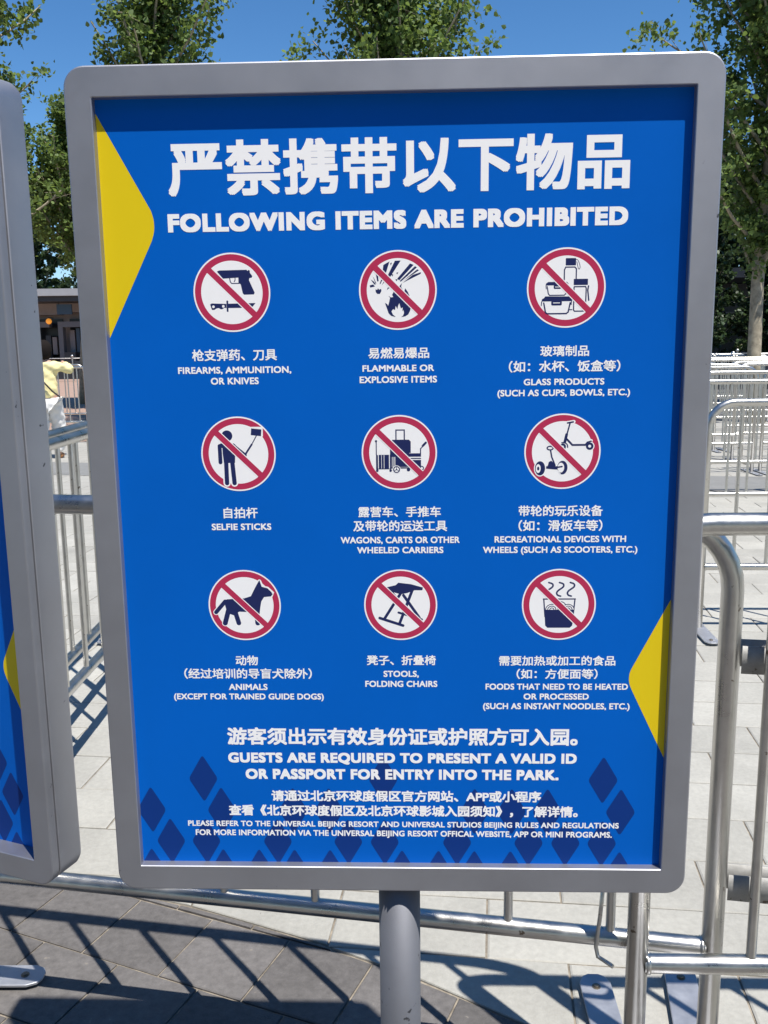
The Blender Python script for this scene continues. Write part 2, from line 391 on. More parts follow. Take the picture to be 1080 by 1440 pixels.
def d_selfie(a):
    for w, m in ((44, WHITE), (27, NAVY)):
        a.line(m, w, (380, 345), (380, 476)); a.line(m, w, (417, 345), (426, 476))
    a.rect(WHITE, 528, 134, 610, 196, 8); a.poly(NAVY, [(540, 143), (602, 150), (598, 191), (536, 184)])
    a.circ(NAVY, 391, 187, 33); a.poly(NAVY, [(340, 240), (350, 233), (430, 233), (440, 240), (434, 352), (366, 352), (358, 262), (352, 256), (332, 262), (332, 246)])
    a.line(NAVY, 24, (344, 248), (345, 348)); a.line(NAVY, 23, (428, 248), (496, 305)); a.line(NAVY, 11, (498, 302), (540, 240)); a.line(NAVY, 6, (538, 244), (570, 188)); a.line(WHITE, 4, (358, 262), (360, 345))
    a.rect(WHITE, 393, 354, 404, 478)
def d_cart(a):
    a.line(NAVY, 8, (438, 226), (438, 162), (490, 162), (490, 226)); a.poly(NAVY, [(408, 230), (414, 222), (518, 222), (530, 234), (530, 306), (412, 306)])
    a.rect(NAVY, 400, 280, 432, 330); a.rect(NAVY, 432, 308, 594, 330); a.rect(NAVY, 470, 337, 594, 344); a.rect(NAVY, 432, 350, 594, 394); a.rect(NAVY, 432, 300, 520, 394)
    a.line(NAVY, 7, (591, 312), (591, 280), (612, 258)); a.line(NAVY, 14, (605, 262), (624, 242)); a.line(NAVY, 7, (412, 330), (412, 396)); a.line(NAVY, 7, (424, 330), (424, 396))
    a.line(NAVY, 8, (410, 400), (590, 400))
    a.circ(WHITE, 440, 410, 26); a.circ(NAVY, 440, 410, 22, 15); a.circ(NAVY, 440, 410, 5)
    for t in (90, 210, 330): a.line(NAVY, 4, (440, 410), (440+17*math.cos(R(t)), 410-17*math.sin(R(t))))
    a.circ(NAVY, 515, 411, 11); a.circ(NAVY, 597, 402, 15, 9)
    a.line(NAVY, 6, (314, 232), (314, 316)); a.circ(NAVY, 313, 230, 7); a.line(NAVY, 12, (318, 322), (318, 408)); a.line(NAVY, 9, (403, 318), (403, 408))
    a.rect(NAVY, 329, 316, 393, 404); a.line(WHITE, 3, (362, 318), (362, 402)); a.line(WHITE, 2.5, (346, 318), (346, 402)); a.line(NAVY, 4, (316, 405), (404, 405)); a.circ(NAVY, 319, 416, 8); a.circ(NAVY, 403, 416, 8)
def d_scoot(a):
    a.line(WHITE, 20, (552, 106), (590, 100)); a.line(WHITE, 18, (660, 240), (672, 222), (698, 216)); a.circ(WHITE, 689, 250, 29)
    a.line(NAVY, 10, (552, 108), (586, 102)); a.line(NAVY, 9, (568, 106), (549, 180)); a.line(NAVY, 17, (548, 178), (538, 224)); a.line(NAVY, 12, (549, 205), (584, 242), (662, 242))
    a.line(NAVY, 9, (662, 242), (674, 226), (697, 220)); a.circ(NAVY, 689, 250, 23, 9); a.circ(NAVY, 526, 252, 20, 7); a.line(NAVY, 7, *sqz([(520, 227), (540, 229), (553, 240), (556, 256)]))
    a.circ(NAVY, 450, 260, 22, 14, ry=15); a.line(NAVY, 9, (453, 274), (461, 315), (482, 366)); a.poly(NAVY, [(436, 374), (444, 345), (458, 337), (468, 345), (482, 374)])
    a.poly(NAVY, [(428, 371), (525, 371), (526, 386), (490, 392), (428, 386)])
    a.circ(WHITE, 391, 384, 37, ry=50); a.circ(NAVY, 391, 384, 31, ry=44); a.circ(WHITE, 380, 385, 15, ry=27); a.circ(NAVY, 380, 385, 7, ry=12)
    a.circ(NAVY, 527, 380, 31, ry=42); a.circ(WHITE, 518, 380, 20, ry=30); a.line(NAVY, 10, (485, 380), (524, 374)); a.line(WHITE, 4, (496, 396), (516, 418))
def d_dog(a):
    for w, m in ((5, WHITE), (0, NAVY)):
        a.line(m, 13+w, (201, 130), (170, 166)); a.line(m, 16+w, (213, 150), (198, 202)); a.line(m, 15+w, (230, 158), (242, 202)); a.line(m, 16+w, (300, 150), (303, 202))
        if m is WHITE: a.line(m, 12, (313, 64), (321, 84), (338, 88), (352, 102), (348, 112), (324, 114))
    a.poly(NAVY, [(313, 60), (320, 82), (338, 87), (350, 99), (354, 107), (348, 114), (326, 116), (317, 130), (313, 150), (309, 178), (292, 176), (288, 166), (245, 164), (226, 176), (206, 168), (198, 134), (206, 123), (262, 120), (284, 113), (300, 82)])
def d_stool(a):
    a.poly(NAVY, [(718, 83), (752, 75), (760, 67), (800, 72), (838, 83), (836, 92), (812, 92), (788, 101), (768, 105), (722, 92)])
    a.line(NAVY, 9, (766, 104), (716, 184)); a.line(NAVY, 9, (804, 92), (762, 204)); a.line(NAVY, 9, (776, 108), (826, 182)); a.line(NAVY, 7, (742, 100), (800, 178))
    a.line(NAVY, 9, (700, 183), (774, 208)); a.line(NAVY, 7, (760, 165), (834, 188))
def d_cup(a):
    for x in (431, 488, 545): a.line(NAVY, 9, *sqz([(x, 112), (x+20, 120), (x+20, 136), (x-6, 156), (x-14, 170), (x-8, 182), (x+7, 187)], 4))
    a.line(NAVY, 7, (404, 203), (574, 203)); a.line(NAVY, 7, (406, 203), (414, 300)); a.line(NAVY, 7, (572, 203), (564, 300))
    a.poly(NAVY, [(410, 262), (568, 262), (561, 350), (548, 363), (428, 363), (416, 350)])
    for x, y in ((492, 246), (450, 262), (536, 262)):
        a.poly(WHITE, [(x+35*math.cos(t), y-32*math.sin(t)) for t in np.linspace(0, math.pi, 16)])
        for r in (33, 22, 11): a.line(NAVY, 4.5, *[(x+r*math.cos(t), y-r*.9*math.sin(t)) for t in np.linspace(0, math.pi, 12)])
DRAW = [(417, 312, 236, d_gun), (449, 308, 249, d_fire), (526, 294, 252, d_glass), (457, 298, 227, d_selfie), (458, 304, 236, d_cart), (525, 281, 231, d_scoot), (263, 143, 116, d_dog), (767, 140, 116, d_stool), (487, 234, 197, d_cup)]

TEXT = [
    ("严禁携带以下物品", 0.0065, 0.4415, 0.5869, 0.0685, "T"),
    ("FOLLOWING ITEMS ARE PROHIBITED", 0.0047, 0.3749, 0.5899, 0.0227, "H"),
    ("枪支弹药、刀具", -0.2107, 0.2063, 0.1128, 0.0153, "c"),
    ("FIREARMS, AMMUNITION,", -0.2113, 0.1866, 0.1511, 0.0087, "l"),
    ("OR KNIVES", -0.2116, 0.1722, 0.0640, 0.0089, "l"),
    ("易燃易爆品", 0.0066, 0.2064, 0.0802, 0.0143, "c"),
    ("FLAMMABLE OR", 0.0059, 0.1867, 0.0945, 0.0083, "l"),
    ("EXPLOSIVE ITEMS", 0.0058, 0.1719, 0.1022, 0.0087, "l"),
    ("玻璃制品", 0.2235, 0.2066, 0.0633, 0.0142, "c"),
    ("（如：水杯、饭盒等）", 0.2237, 0.1868, 0.1453, 0.0147, "c"),
    ("GLASS PRODUCTS", 0.2235, 0.1666, 0.1053, 0.0083, "l"),
    ("(SUCH AS CUPS, BOWLS, ETC.)", 0.2233, 0.1524, 0.1737, 0.0084, "l"),
    ("自拍杆", -0.2110, -0.0061, 0.0470, 0.0153, "c"),
    ("SELFIE STICKS", -0.2106, -0.0255, 0.0819, 0.0089, "l"),
    ("露营车、手推车", 0.0059, -0.0059, 0.1119, 0.0147, "c"),
    ("及带轮的运送工具", 0.0065, -0.0254, 0.1276, 0.0153, "c"),
    ("WAGONS, CARTS OR OTHER", 0.0063, -0.0450, 0.1623, 0.0089, "l"),
    ("WHEELED CARRIERS", 0.0063, -0.0591, 0.1179, 0.0088, "l"),
    ("带轮的玩乐设备", 0.2230, -0.0057, 0.1129, 0.0151, "c"),
    ("（如：滑板车等）", 0.2232, -0.0259, 0.1128, 0.0152, "c"),
    ("RECREATIONAL DEVICES WITH", 0.2233, -0.0448, 0.1772, 0.0087, "l"),
    ("WHEELS (SUCH AS SCOOTERS, ETC.)", 0.2234, -0.0594, 0.2085, 0.0087, "l"),
    ("动物", -0.2108, -0.2172, 0.0316, 0.0147, "c"),
    ("（经过培训的导盲犬除外）", -0.2100, -0.2366, 0.1809, 0.0153, "c"),
    ("ANIMALS", -0.2104, -0.2565, 0.0549, 0.0090, "l"),
    ("(EXCEPT FOR TRAINED GUIDE DOGS)", -0.2102, -0.2707, 0.2134, 0.0088, "l"),
    ("凳子、折叠椅", 0.0064, -0.2169, 0.0965, 0.0146, "c"),
    ("STOOLS,", 0.0061, -0.2369, 0.0494, 0.0089, "l"),
    ("FOLDING CHAIRS", 0.0061, -0.2517, 0.1012, 0.0089, "l"),
    ("需要加热或加工的食品", 0.2230, -0.2176, 0.1608, 0.0145, "c"),
    ("（如：方便面等）", 0.2233, -0.2369, 0.1123, 0.0146, "c"),
    ("FOODS THAT NEED TO BE HEATED", 0.2230, -0.2556, 0.1977, 0.0088, "l"),
    ("OR PROCESSED", 0.2228, -0.2702, 0.0908, 0.0088, "l"),
    ("(SUCH AS INSTANT NOODLES, ETC.)", 0.2231, -0.2845, 0.2045, 0.0089, "l"),
    ("游客须出示有效身份证或护照方可入园。", 0.0055, -0.3306, 0.4978, 0.0264, "C"),
    ("GUESTS ARE REQUIRED TO PRESENT A VALID ID", 0.0052, -0.3632, 0.4972, 0.0152, "L"),
    ("OR PASSPORT FOR ENTRY INTO THE PARK.", 0.0048, -0.3883, 0.4479, 0.0156, "L"),
    ("请通过北京环球度假区官方网站、APP或小程序", 0.0109, -0.4219, 0.3877, 0.0171, "B"),
    ("查看《北京环球度假区及北京环球影城入园须知》，了解详情。", 0.0058, -0.4448, 0.5032, 0.0172, "B"),
    ("PLEASE REFER TO THE UNIVERSAL BEIJING RESORT AND UNIVERSAL STUDIOS BEIJING RULES AND REGULATIONS", 0.0048, -0.4659, 0.6232, 0.0085, "l"),
    ("FOR MORE INFORMATION VIA THE UNIVERSAL BEIJING RESORT OFFICAL WEBSITE, APP OR MINI PROGRAMS.", 0.0054, -0.4802, 0.6033, 0.0089, "l"),
]


DIAMONDS = [(-.281,-.396),(-.021,-.396),(.292,-.396),(-.359,-.445),(-.256,-.445),(-.152,-.445),(-.1,-.445),(.110,-.445),(.163,-.445),(.214,-.445),(.318,-.445),
    (-.333,-.494),(-.281,-.494),(-.176,-.494),(-.073,-.494),(-.020,-.494),(.085,-.494),(.188,-.494),(.241,-.494),(.293,-.494)] + \
    [(x,-.542) for x in (-.363,-.257,-.204,-.152,-.1,.005,.058,.110,.162,.319)]
def rounded(pts, r, n=4):
    out = []
    for i, p in enumerate(pts):
        p = Vector(p); a = (Vector(pts[i-1])-p).normalized(); b = (Vector(pts[(i+1) % len(pts)])-p).normalized()
        for k in range(n+1):
            t = k/n; q = p+a*r*(1-t)**2+b*r*t*t; out.append((q.x, q.y))
    return out

# ------------------------------------------------------------------ the two signs
SW, SH, IW, IH, TH = .8213, 1.1291, .7515, 1.053, .064
def rloop(bm, w, h, r, y, cz=0):
    vs = []
    for cx, cy, a0 in ((w/2-r, h/2-r, 0), (-w/2+r, h/2-r, 90), (-w/2+r, -h/2+r, 180), (w/2-r, -h/2+r, 270)):
        for k in range(9):
            a = R(a0+90*k/8); vs.append(bm.verts.new((cx+r*math.cos(a), y, cz+cy+r*math.sin(a))))
    return vs
def bridge(bm, a, b):
    for i in range(len(a)):
        try: bm.faces.new((a[i], a[(i+1) % len(a)], b[(i+1) % len(a)], b[i]))
        except ValueError: pass
PY = .041
def make_sign(loc, rz, cz, full, rec=.0, **k):
    root = empty('prohibition_sign', loc, rz, category='sign', **k)
    bm = bmesh.new()
    prof = [(IW, IH, .0015, .0145+rec), (IW, IH, .0015, .0012), (IW+.002, IH+.002, .002, 0), (SW-.005, SH-.005, .025, 0), (SW-.0015, SH-.0015, .0268, .001), (SW, SH, .0275, .004), (SW, SH, .0275, .0125)]
    L = [rloop(bm, *p[:3], p[3], cz) for p in prof]
    for a, b in zip(L, L[1:]): bridge(bm, b, a)
    bmesh.ops.recalc_face_normals(bm, faces=bm.faces)
    link('front_frame', finish(bm, 'front_frame', SILVER, 25), root)
    bm = bmesh.new()
    prof = [(SW-.03, SH-.03, .02, .0125), (SW-.007, SH-.007, .025, .0125), (SW-.007, SH-.007, .025, .0165), (SW-.002, SH-.002, .027, .0165), (SW, SH, .0275, .018), (SW, SH, .0275, TH-.006), (SW-.003, SH-.003, .027, TH-.0015), (SW-.01, SH-.01, .025, TH)]
    L = [rloop(bm, *p[:3], p[3], cz) for p in prof]
    for a, b in zip(L, L[1:]): bridge(bm, b, a)
    bm.faces.new(L[-1]); bmesh.ops.recalc_face_normals(bm, faces=bm.faces)
    link('back_case', finish(bm, 'back_case', SILVER, 25), root)
    bm = bmesh.new(); box(bm, -IW/2-.004, IW/2+.004, .0131+rec, .0165+rec, cz-IH/2-.004, cz+IH/2+.004)
    poster = link('poster', finish(bm, 'poster', BLUE), root)
    y = .0130+rec
    def flat(name, pts, m, yy):
        co, fa = curve_mesh([pts]); me = bpy.data.meshes.new(name)
        me.from_pydata([(c[0], yy, c[1]+cz) for c in co], [], fa); me.materials.append(m); me.update(); return link(name, me, poster)
    e = IW/2-.0002
    flat('yellow_arrow', [(-e, .510), *sqz([(-.3115, .391), (-.3088, .381), (-.3082, .372), (-.3092, .363), (-.3125, .353)], 4), (-e, .2302)], YELLOW, y)
    flat('yellow_arrow', [(e, -.1300), (e, -.3610), *sqz([(.3275, -.2610), (.3240, -.2520), (.3229, -.2437), (.3238, -.2350), (.3270, -.2270)], 4)], YELLOW, y)
    for cx, c_ in DIAMONDS:
        b = -IH/2
        p = rounded([(cx, c_+.0365), (cx-.0212, c_), (cx, c_-.0365), (cx+.0212, c_)], .005)
        if c_-.0365 < b:
            q = clip([Vector(v) for v in p], Vector((0, -1)), -b-.0+0)
            p = [(v.x, v.y) for v in q]
        if cx+.0212 > e or cx-.0212 < -e:
            q = clip(clip([Vector(v) for v in p], Vector((1, 0)), e), Vector((-1, 0)), e); p = [(v.x, v.y) for v in q]
        flat('diamond', p, DIAM, y-.00002*(1+DIAMONDS.index((cx, c_)) % 2))
    if True:
        for s, cx, c_, w, h, kk in TEXT:
            if not full and cx+w/2 > .305: continue
            lettering(s, cx, cz+c_, w, h, kk, poster, y-.0001)
        for i, (a, b, r_, fn) in enumerate(DRAW):
            ban(a, b, r_, fn).build('pictogram', (-.2106, .0063, .2236)[i % 3], cz+(.2867, .0746, -.1368)[i//3], .0505, y-.0001, poster)
    bm = bmesh.new(); tube(bm, [(0, PY, .0), (0, PY, cz-SH/2+.002)], .031, 40)
    link('post', finish(bm, 'post', POSTM), root)
    bm = bmesh.new()
    for rr, z0, z1 in ((.14, .0, .012), (.045, .0121, .03)):
        tube(bm, [(0, PY, z0), (0, PY, z1)], rr, 40)
    bp = link('base_plate', finish(bm, 'base_plate', POSTM), root)
    for t in range(4):
        bm = bmesh.new(); a = R(45+90*t); tube(bm, [(.10*math.cos(a), TH/2+.10*math.sin(a), .0125), (.10*math.cos(a), TH/2+.10*math.sin(a), .024)], .011, 6)
        link('bolt', finish(bm, 'bolt', BOLT), bp)
    return root
PSI = R(-2.0665)
make_sign((.0147, 1.2114, 0), PSI, 1.2803, True, label='grey framed blue sign listing nine prohibited items in Chinese and English, on a single post')
# the neighbour's right front edge stands 94 mm off the first one's left edge
edge = Vector((.0147, 1.2114))+Vector((math.cos(PSI), math.sin(PSI)))*-.507
P2 = R(-22); c2 = edge-Vector((math.cos(P2), math.sin(P2)))*SW/2
make_sign((c2.x, c2.y, 0), P2, 1.2803, False, .015, label='second blue sign with grey frame, cut off by the left side of the photo')

# ------------------------------------------------------------------ crowd barriers
def arc_pts(L, H, r, n=8):
    p = [(0, 0, 0), (0, 0, H-r)]
    for k in range(1, n+1): a = math.pi-math.pi/2*k/n; p.append((r+r*math.cos(a), 0, H-r+r*math.sin(a)))
    for k in range(n+1): a = math.pi/2-math.pi/2*k/n; p.append((L-r+r*math.cos(a), 0, H-r+r*math.sin(a)))
    return p+[(L, 0, 0)]
BARM = {}
def make_barrier(L, pitch=.2, first=.2, H=1.186, loops=False, hook=None, rr_=.13, feet=.27):
    """a barrier along local x from 0 to L; feet lie across it"""
    root = empty('crowd_barrier', (0, 0, 0), category='barrier')
    bm = bmesh.new(); tube(bm, arc_pts(L, H, rr_), .020, 20); link('tube_frame', finish(bm, 'tube_frame', STEEL), root)
    bm = bmesh.new(); tube(bm, [(.012, 0, .34), (L-.012, 0, .34)], .0185, 18, False); 
    for x in (.019, L-.019):
        tube(bm, [(x-.004, 0, .34), (x+.004, 0, .34)], .0203, 16)
    link('bottom_rail', finish(bm, 'bottom_rail', STEEL), root)
    bm = bmesh.new(); tube(bm, [(0, 0, .352), (0, 0, H-.012)], .0095, 12, False); me = finish(bm, 'bar', STEEL)
    x = first
    while x < L-.06:
        link('bar', me, root, (x, 0, 0)); x += pitch
    bm = bmesh.new(); n = 7
    out = [(-.036, -feet+.03), (-.026, -feet+.008), (-.012, -feet), (.012, -feet), (.026, -feet+.008), (.036, -feet+.03), (.036, feet-.03), (.026, feet-.008), (.012, feet), (-.012, feet), (-.026, feet-.008), (-.036, feet-.03)]
    def ringz(z, s=1): return [bm.verts.new((a*s, b*(1-(1-s)*.1), z)) for a, b in out]
    l0, l1, l2 = ringz(.012), ringz(.0172), ringz(.018, .96)
    for a, b in ((l0, l1), (l1, l2)):
        for i in range(12): bm.faces.new((a[i], a[(i+1) % 12], b[(i+1) % 12], b[i]))
    bm.faces.new(l2); bm.faces.new(l0[::-1]); fme = finish(bm, 'foot', PLATE)
    bm = bmesh.new(); tube(bm, [(0, 0, .018), (0, 0, .0195)], .010, 14); tube(bm, [(0, 0, .0196), (0, 0, .023)], .0065, 6); bme = finish(bm, 'bolt', BOLT)
    bm = bmesh.new(); tube(bm, [(0, 0, 0), (0, 0, .0118)], .018, 10); pme = finish(bm, 'pad', BOLT)
    for x in (0, L):
        f = link('foot', fme, root, (x, 0, 0))
        for s in (-1, 1):
            link('bolt', bme, f, (0, s*(feet-.045), 0)); link('pad', pme, f, (0, s*(feet-.11), 0))
    if loops:
        for z in (.482, .932):
            bm = bmesh.new(); w = .052
            prof = [(.019, -.020), (.11, -.020)]+[(.11+.020*math.cos(a), .020*math.sin(a)) for a in np.linspace(-math.pi/2, math.pi/2, 9)][1:-1]+[(.11, .020), (.019, .020)]
            for s in (.0, .0022):
                pass
            def rr(off): 
                o_ = []
                for i, p in enumerate(prof):
                    a = Vector(prof[max(i-1, 0)]); b = Vector(prof[min(i+1, len(prof)-1)]); d = (b-a).normalized(); o_.append((p[0]+d.y*off, p[1]-d.x*off))
                return o_
            A_, B_ = rr(.0012), rr(-.0012)
            va = [[bm.verts.new((L+x, y, z+s*w/2)) for x, y in q] for q in (A_, B_) for s in (-1, 1)]
            for i in range(len(prof)-1):
                for p, q in ((0, 1), (3, 2), (1, 3), (2, 0)): bm.faces.new((va[p][i], va[p][i+1], va[q][i+1], va[q][i]))
            link('strap_loop', finish(bm, 'strap_loop', STRAP, 40), root)
    if hook is not None:
        bm = bmesh.new(); tube(bm, [(hook, -.026, .50), (hook-.006, -.027, .40), (hook-.012, -.028, .335), (hook-.008, -.034, .318), (hook+.014, -.045, .312), (hook+.02, -.05, .311)], .0042, 8)
        link('wire_hook', finish(bm, 'wire_hook', STEEL), root)
    return root
def put(o, x, y, rz, label, group=None):
    o.location = (x, y, 0); o.rotation_euler = (0, 0, rz); o['label'] = label
    o['group'] = group or 'steel crowd barriers'
A_ANG = math.atan2(1.600-1.844, .605+.700)
ux, uy = math.cos(A_ANG), math.sin(A_ANG)
LA = 1.98
sx, sy = .625-ux*LA, 1.596-uy*LA
a = make_barrier(LA, .2, LA-.192-.2*8, loops=True, hook=LA-.208, feet=.385)
put(a, sx, sy, A_ANG, 'steel barrier running behind the big sign, with strap loops on its right end post')
b = make_barrier(2.0, .212, .212, rr_=.095, feet=.395)
put(b, .468, 1.553, R(-2.2), 'nearest steel barrier at the lower right, its left post just below the sign corner')
e = make_barrier(2.35, .205, .19)
put(e, -1.10, 1.97, R(89.5), 'steel barrier seen between the two signs, running away from the camera')
e2 = make_barrier(2.62, .205, .245); put(e2, -1.19, 1.885, R(90.3), 'steel barrier nested along the left of the one between the two signs')
f = make_barrier(2.0, .165, .16)
put(f, 1.64, 4.62, R(-3), 'steel barrier with a rounded left end, in the middle distance right of the sign')
std = make_barrier(2.0, .15, .15)
rows = [(6.9, 'first'), (8.75, 'second'), (10.35, 'third'), (11.4, 'fourth'), (12.4, 'fifth'), (13.9, 'sixth'), (15.2, 'seventh'), (17.0, 'eighth'), (19.0, 'ninth')]
first = True
rb = random.Random(3)
for (y, nm) in rows:
    for j in range(4):
        x = 1.75+j*2.08+rb.uniform(-.1, .1)+(y-6.9)*.13
        o = std if first else copy_tree(std); first = False
        side = ['left end', 'second piece', 'third piece', 'right end'][j]
        put(o, x, y+rb.uniform(-.06, .06)-j*.05, R(rb.uniform(-3.5, 0)), f'steel queue barrier, {side} of the {nm} row at the right')
for j, (x, y) in enumerate(((-7.6, 14.5), (-5.5, 14.45), (-3.4, 14.4), (-7.2, 16.2), (-5.0, 16.1))):
    o = copy_tree(std)
    put(o, x, y, R(rb.uniform(-2, 2)), ['steel barrier on rose paving left of the person in yellow', 'steel barrier on rose paving just behind the person in yellow', 'steel barrier on rose paving hidden right of the person in yellow',
        'rear steel barrier on rose paving, left one of the pair', 'rear steel barrier on rose paving, right one of the pair'][j])

# ------------------------------------------------------------------ trees
def leaf_mesh(centres, normals, sizes, rng):
    n = len(centres)
    tmpl = np.array([(0, -.5, 0), (.42, -.22, .10), (.30, .18, .08), (.0, .55, -.06), (-.30, .18, .08), (-.42, -.22, .10), (0, .0, 0)])
    faces = [(0, 1, 2, 6), (6, 2, 3, 4), (0, 6, 4, 5)]
    nrm = normals/np.linalg.norm(normals, axis=1)[:, None]
    t = rng.normal(size=(n, 3)); t -= nrm*(t*nrm).sum(1)[:, None]; t /= np.linalg.norm(t, axis=1)[:, None]
    b = np.cross(nrm, t)
    V = (centres[:, None]+sizes[:, None, None]*(tmpl[None, :, 0, None]*t[:, None]+tmpl[None, :, 1, None]*b[:, None]+tmpl[None, :, 2, None]*nrm[:, None])).reshape(-1, 3)
    F = (np.arange(n)[:, None, None]*7+np.array(faces)[None]).reshape(-1, 4)
    me = bpy.data.meshes.new('crown'); me.vertices.add(len(V)); me.vertices.foreach_set('co', V.ravel())
    me.loops.add(F.size); me.loops.foreach_set('vertex_index', F.ravel()); me.polygons.add(len(F))
    me.polygons.foreach_set('loop_start', np.arange(0, F.size, 4)); me.update(calc_edges=True)
    return me
def make_tree(seed, H, base, W, nb, leaf=.115, per=26, tr=.11, m=LEAF, steep=(38, 62), bark=BARK):
    rng = np.random.default_rng(seed); rnd = random.Random(seed)
    bm = bmesh.new(); pts = []; x = y = 0
    for i in range(9):
        z = H*.93*i/8; pts.append((x, y, z)); x += rnd.gauss(0, .05); y += rnd.gauss(0, .05)
    tube(bm, pts, [tr*(1-.9*(i/8))**.8+.012+(.03 if i == 0 else 0) for i in range(9)], 12)
    trunk = finish(bm, 'trunk', bark)
    def tp(z):
        k = min(z/(H*.93)*8, 7.999); i = int(k); f_ = k-i
        return Vector(pts[i])*(1-f_)+Vector(pts[i+1])*f_
    limbs = []; cs, ns, ss = [], [], []
    for i in range(nb):
        t = (i+rnd.random())/nb; z = base+(H*.93-base)*t**1.05; p = tp(z)
        az = i*2.4+rnd.uniform(-.5, .5); el = R(rnd.uniform(*steep))
        ln = W*(.55+.62*math.sin(math.pi*min(1, .22+.72*t))**1.0)*(1-.55*t)*rnd.uniform(.7, 1.25)
        q = [p]; d = Vector((math.cos(az)*math.cos(el), math.sin(az)*math.cos(el), math.sin(el)))
        for s in range(5):
            q.append(q[-1]+d*ln/5); d = (d+Vector((rnd.gauss(0, .12), rnd.gauss(0, .12), .10+rnd.gauss(0, .06)))).normalized()
        limbs.append((q, .035*(1-.6*t)+.008))
        for s in range(1, 6):
            for w in range(3):
                o = q[s-1].lerp(q[s], rnd.random())
                tw = Vector((rnd.gauss(0, 1), rnd.gauss(0, 1), rnd.gauss(.35, .7))).normalized()*rnd.uniform(.15, .5)*min(1, ln*.8)
                if rnd.random() < .5: limbs.append(([o, o+tw], .007))
                k = int(per*rnd.uniform(.5, 1.3)); c = np.array(o)+np.outer(rng.random(k)**.6*1.15, np.array(tw))+rng.normal(size=(k, 3))*(.075+.02*s/5)
                cs.append(c); ns.append(rng.normal(size=(k, 3))+np.array((0, 0, .7))+np.array((d.x, d.y, 0))*.5); ss.append(leaf*rng.uniform(.65, 1.25, k))
    bm = bmesh.new()
    for q, r_ in limbs:
        n_ = len(q); tube(bm, q, [r_*(1-.7*j/(n_-1)) for j in range(n_)], 6 if n_ > 2 else 4, False)
    br = finish(bm, 'branches', bark)
    crown = leaf_mesh(np.concatenate(cs), np.concatenate(ns), np.concatenate(ss), rng); crown.materials.append(m)
    root = empty('plane_tree', (0, 0, 0), category='tree')
    link('trunk', trunk, root); link('branches', br, root); link('crown', crown, root)
    return root
def place_tree(o, x, y, rz, label, s=1.0, used=set(), group=None):
    if o.name in used: o = copy_tree(o)
    else: used.add(o.name)
    o.location = (x, y, 0); o.rotation_euler = (0, 0, rz); o.scale = (s, s, s); o['label'] = label
    if group: o['group'] = group
    return o
ta = make_tree(11, 10.6, 2.5, 2.05, 50, per=36, leaf=.088)
tb = make_tree(23, 10.0, 2.4, 2.1, 54, per=38, leaf=.088)
tw = make_tree(29, 9.8, 2.4, 2.75, 54, per=38, tr=.13, leaf=.09)
tc_ = make_tree(37, 7.2, 3.3, 1.9, 38, per=40, leaf=.09)
place_tree(ta, -3.75, 17.2, .3, 'plane tree rising above the top left of the big sign')
place_tree(tw, .42, 17.2, 1.1, 'wide plane tree rising above the middle of the big sign')
place_tree(tb, 6.75, 16.6, 2.6, 'tall plane tree with a bare pale trunk at the right side of the photo', 1.06)
place_tree(ta, -6.9, 16.0, 2.0, 'tall plane tree behind the top corner of the left sign', 1.03)
place_tree(tc_, -6.8, 22.0, 4.0, 'lower plane tree showing in the gap between the two signs')
place_tree(tc_, -7.9, 24.5, 2.2, 'lower plane tree just behind the one showing between the signs', 1.0)
place_tree(tc_, -8.9, 22.0, 1.0, 'lower plane tree behind the left sign', 1.05)
for i, (x, y) in enumerate(((10.6, 19.5), (14.5, 22), (3.6, 27))):
    place_tree([ta, tb, tc_][i], x, y, i*1.3, ['plane tree outside the right side, nearer of two', 'plane tree outside the right side, farther of two', 'small plane tree hidden behind the sign'][i])

# ------------------------------------------------------------------ far buildings
ROOF = mat('grey_roof', (.30, .31, .32), .6, var=.05, scale=2)
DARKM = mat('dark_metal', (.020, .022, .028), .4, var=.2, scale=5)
BEIGE = mat('beige_cladding', (.25, .225, .21), .7, var=.1, scale=2)
FRAMEG = mat('grey_frame', (.11, .115, .125), .5)
GLASS = mat('dark_glass', (.006, .008, .012), .25, spec=.3)
SCREEN = mat('blue_grey_screen', (.018, .045, .085), .3)
LAMP = mat('amber_lamp', (.8, .3, .03), .4)
LAMP.node_tree.nodes['Principled BSDF'].inputs['Emission Color'].default_value = (1, .38, .05, 1)
LAMP.node_tree.nodes['Principled BSDF'].inputs['Emission Strength'].default_value = .35
def bx(name, parent, m, *c):
    bm = bmesh.new(); box(bm, *c); return link(name, finish(bm, name, m), parent)
g = empty('gate_building', (-22, 60, 0), 0, category='building', label='low entrance building with grey flat roof and dark turnstile openings, between the signs')
bx('wall', g, BEIGE, -13, 13, 2.2, 12, 0, 4.4)
bx('roof', g, ROOF, -14, 14, -1.6, 13, 4.62, 5.05)
bx('fascia', g, DARKM, -13.7, 13.7, -1.2, 2.19, 4.30, 4.615)
rg = random.Random(9)
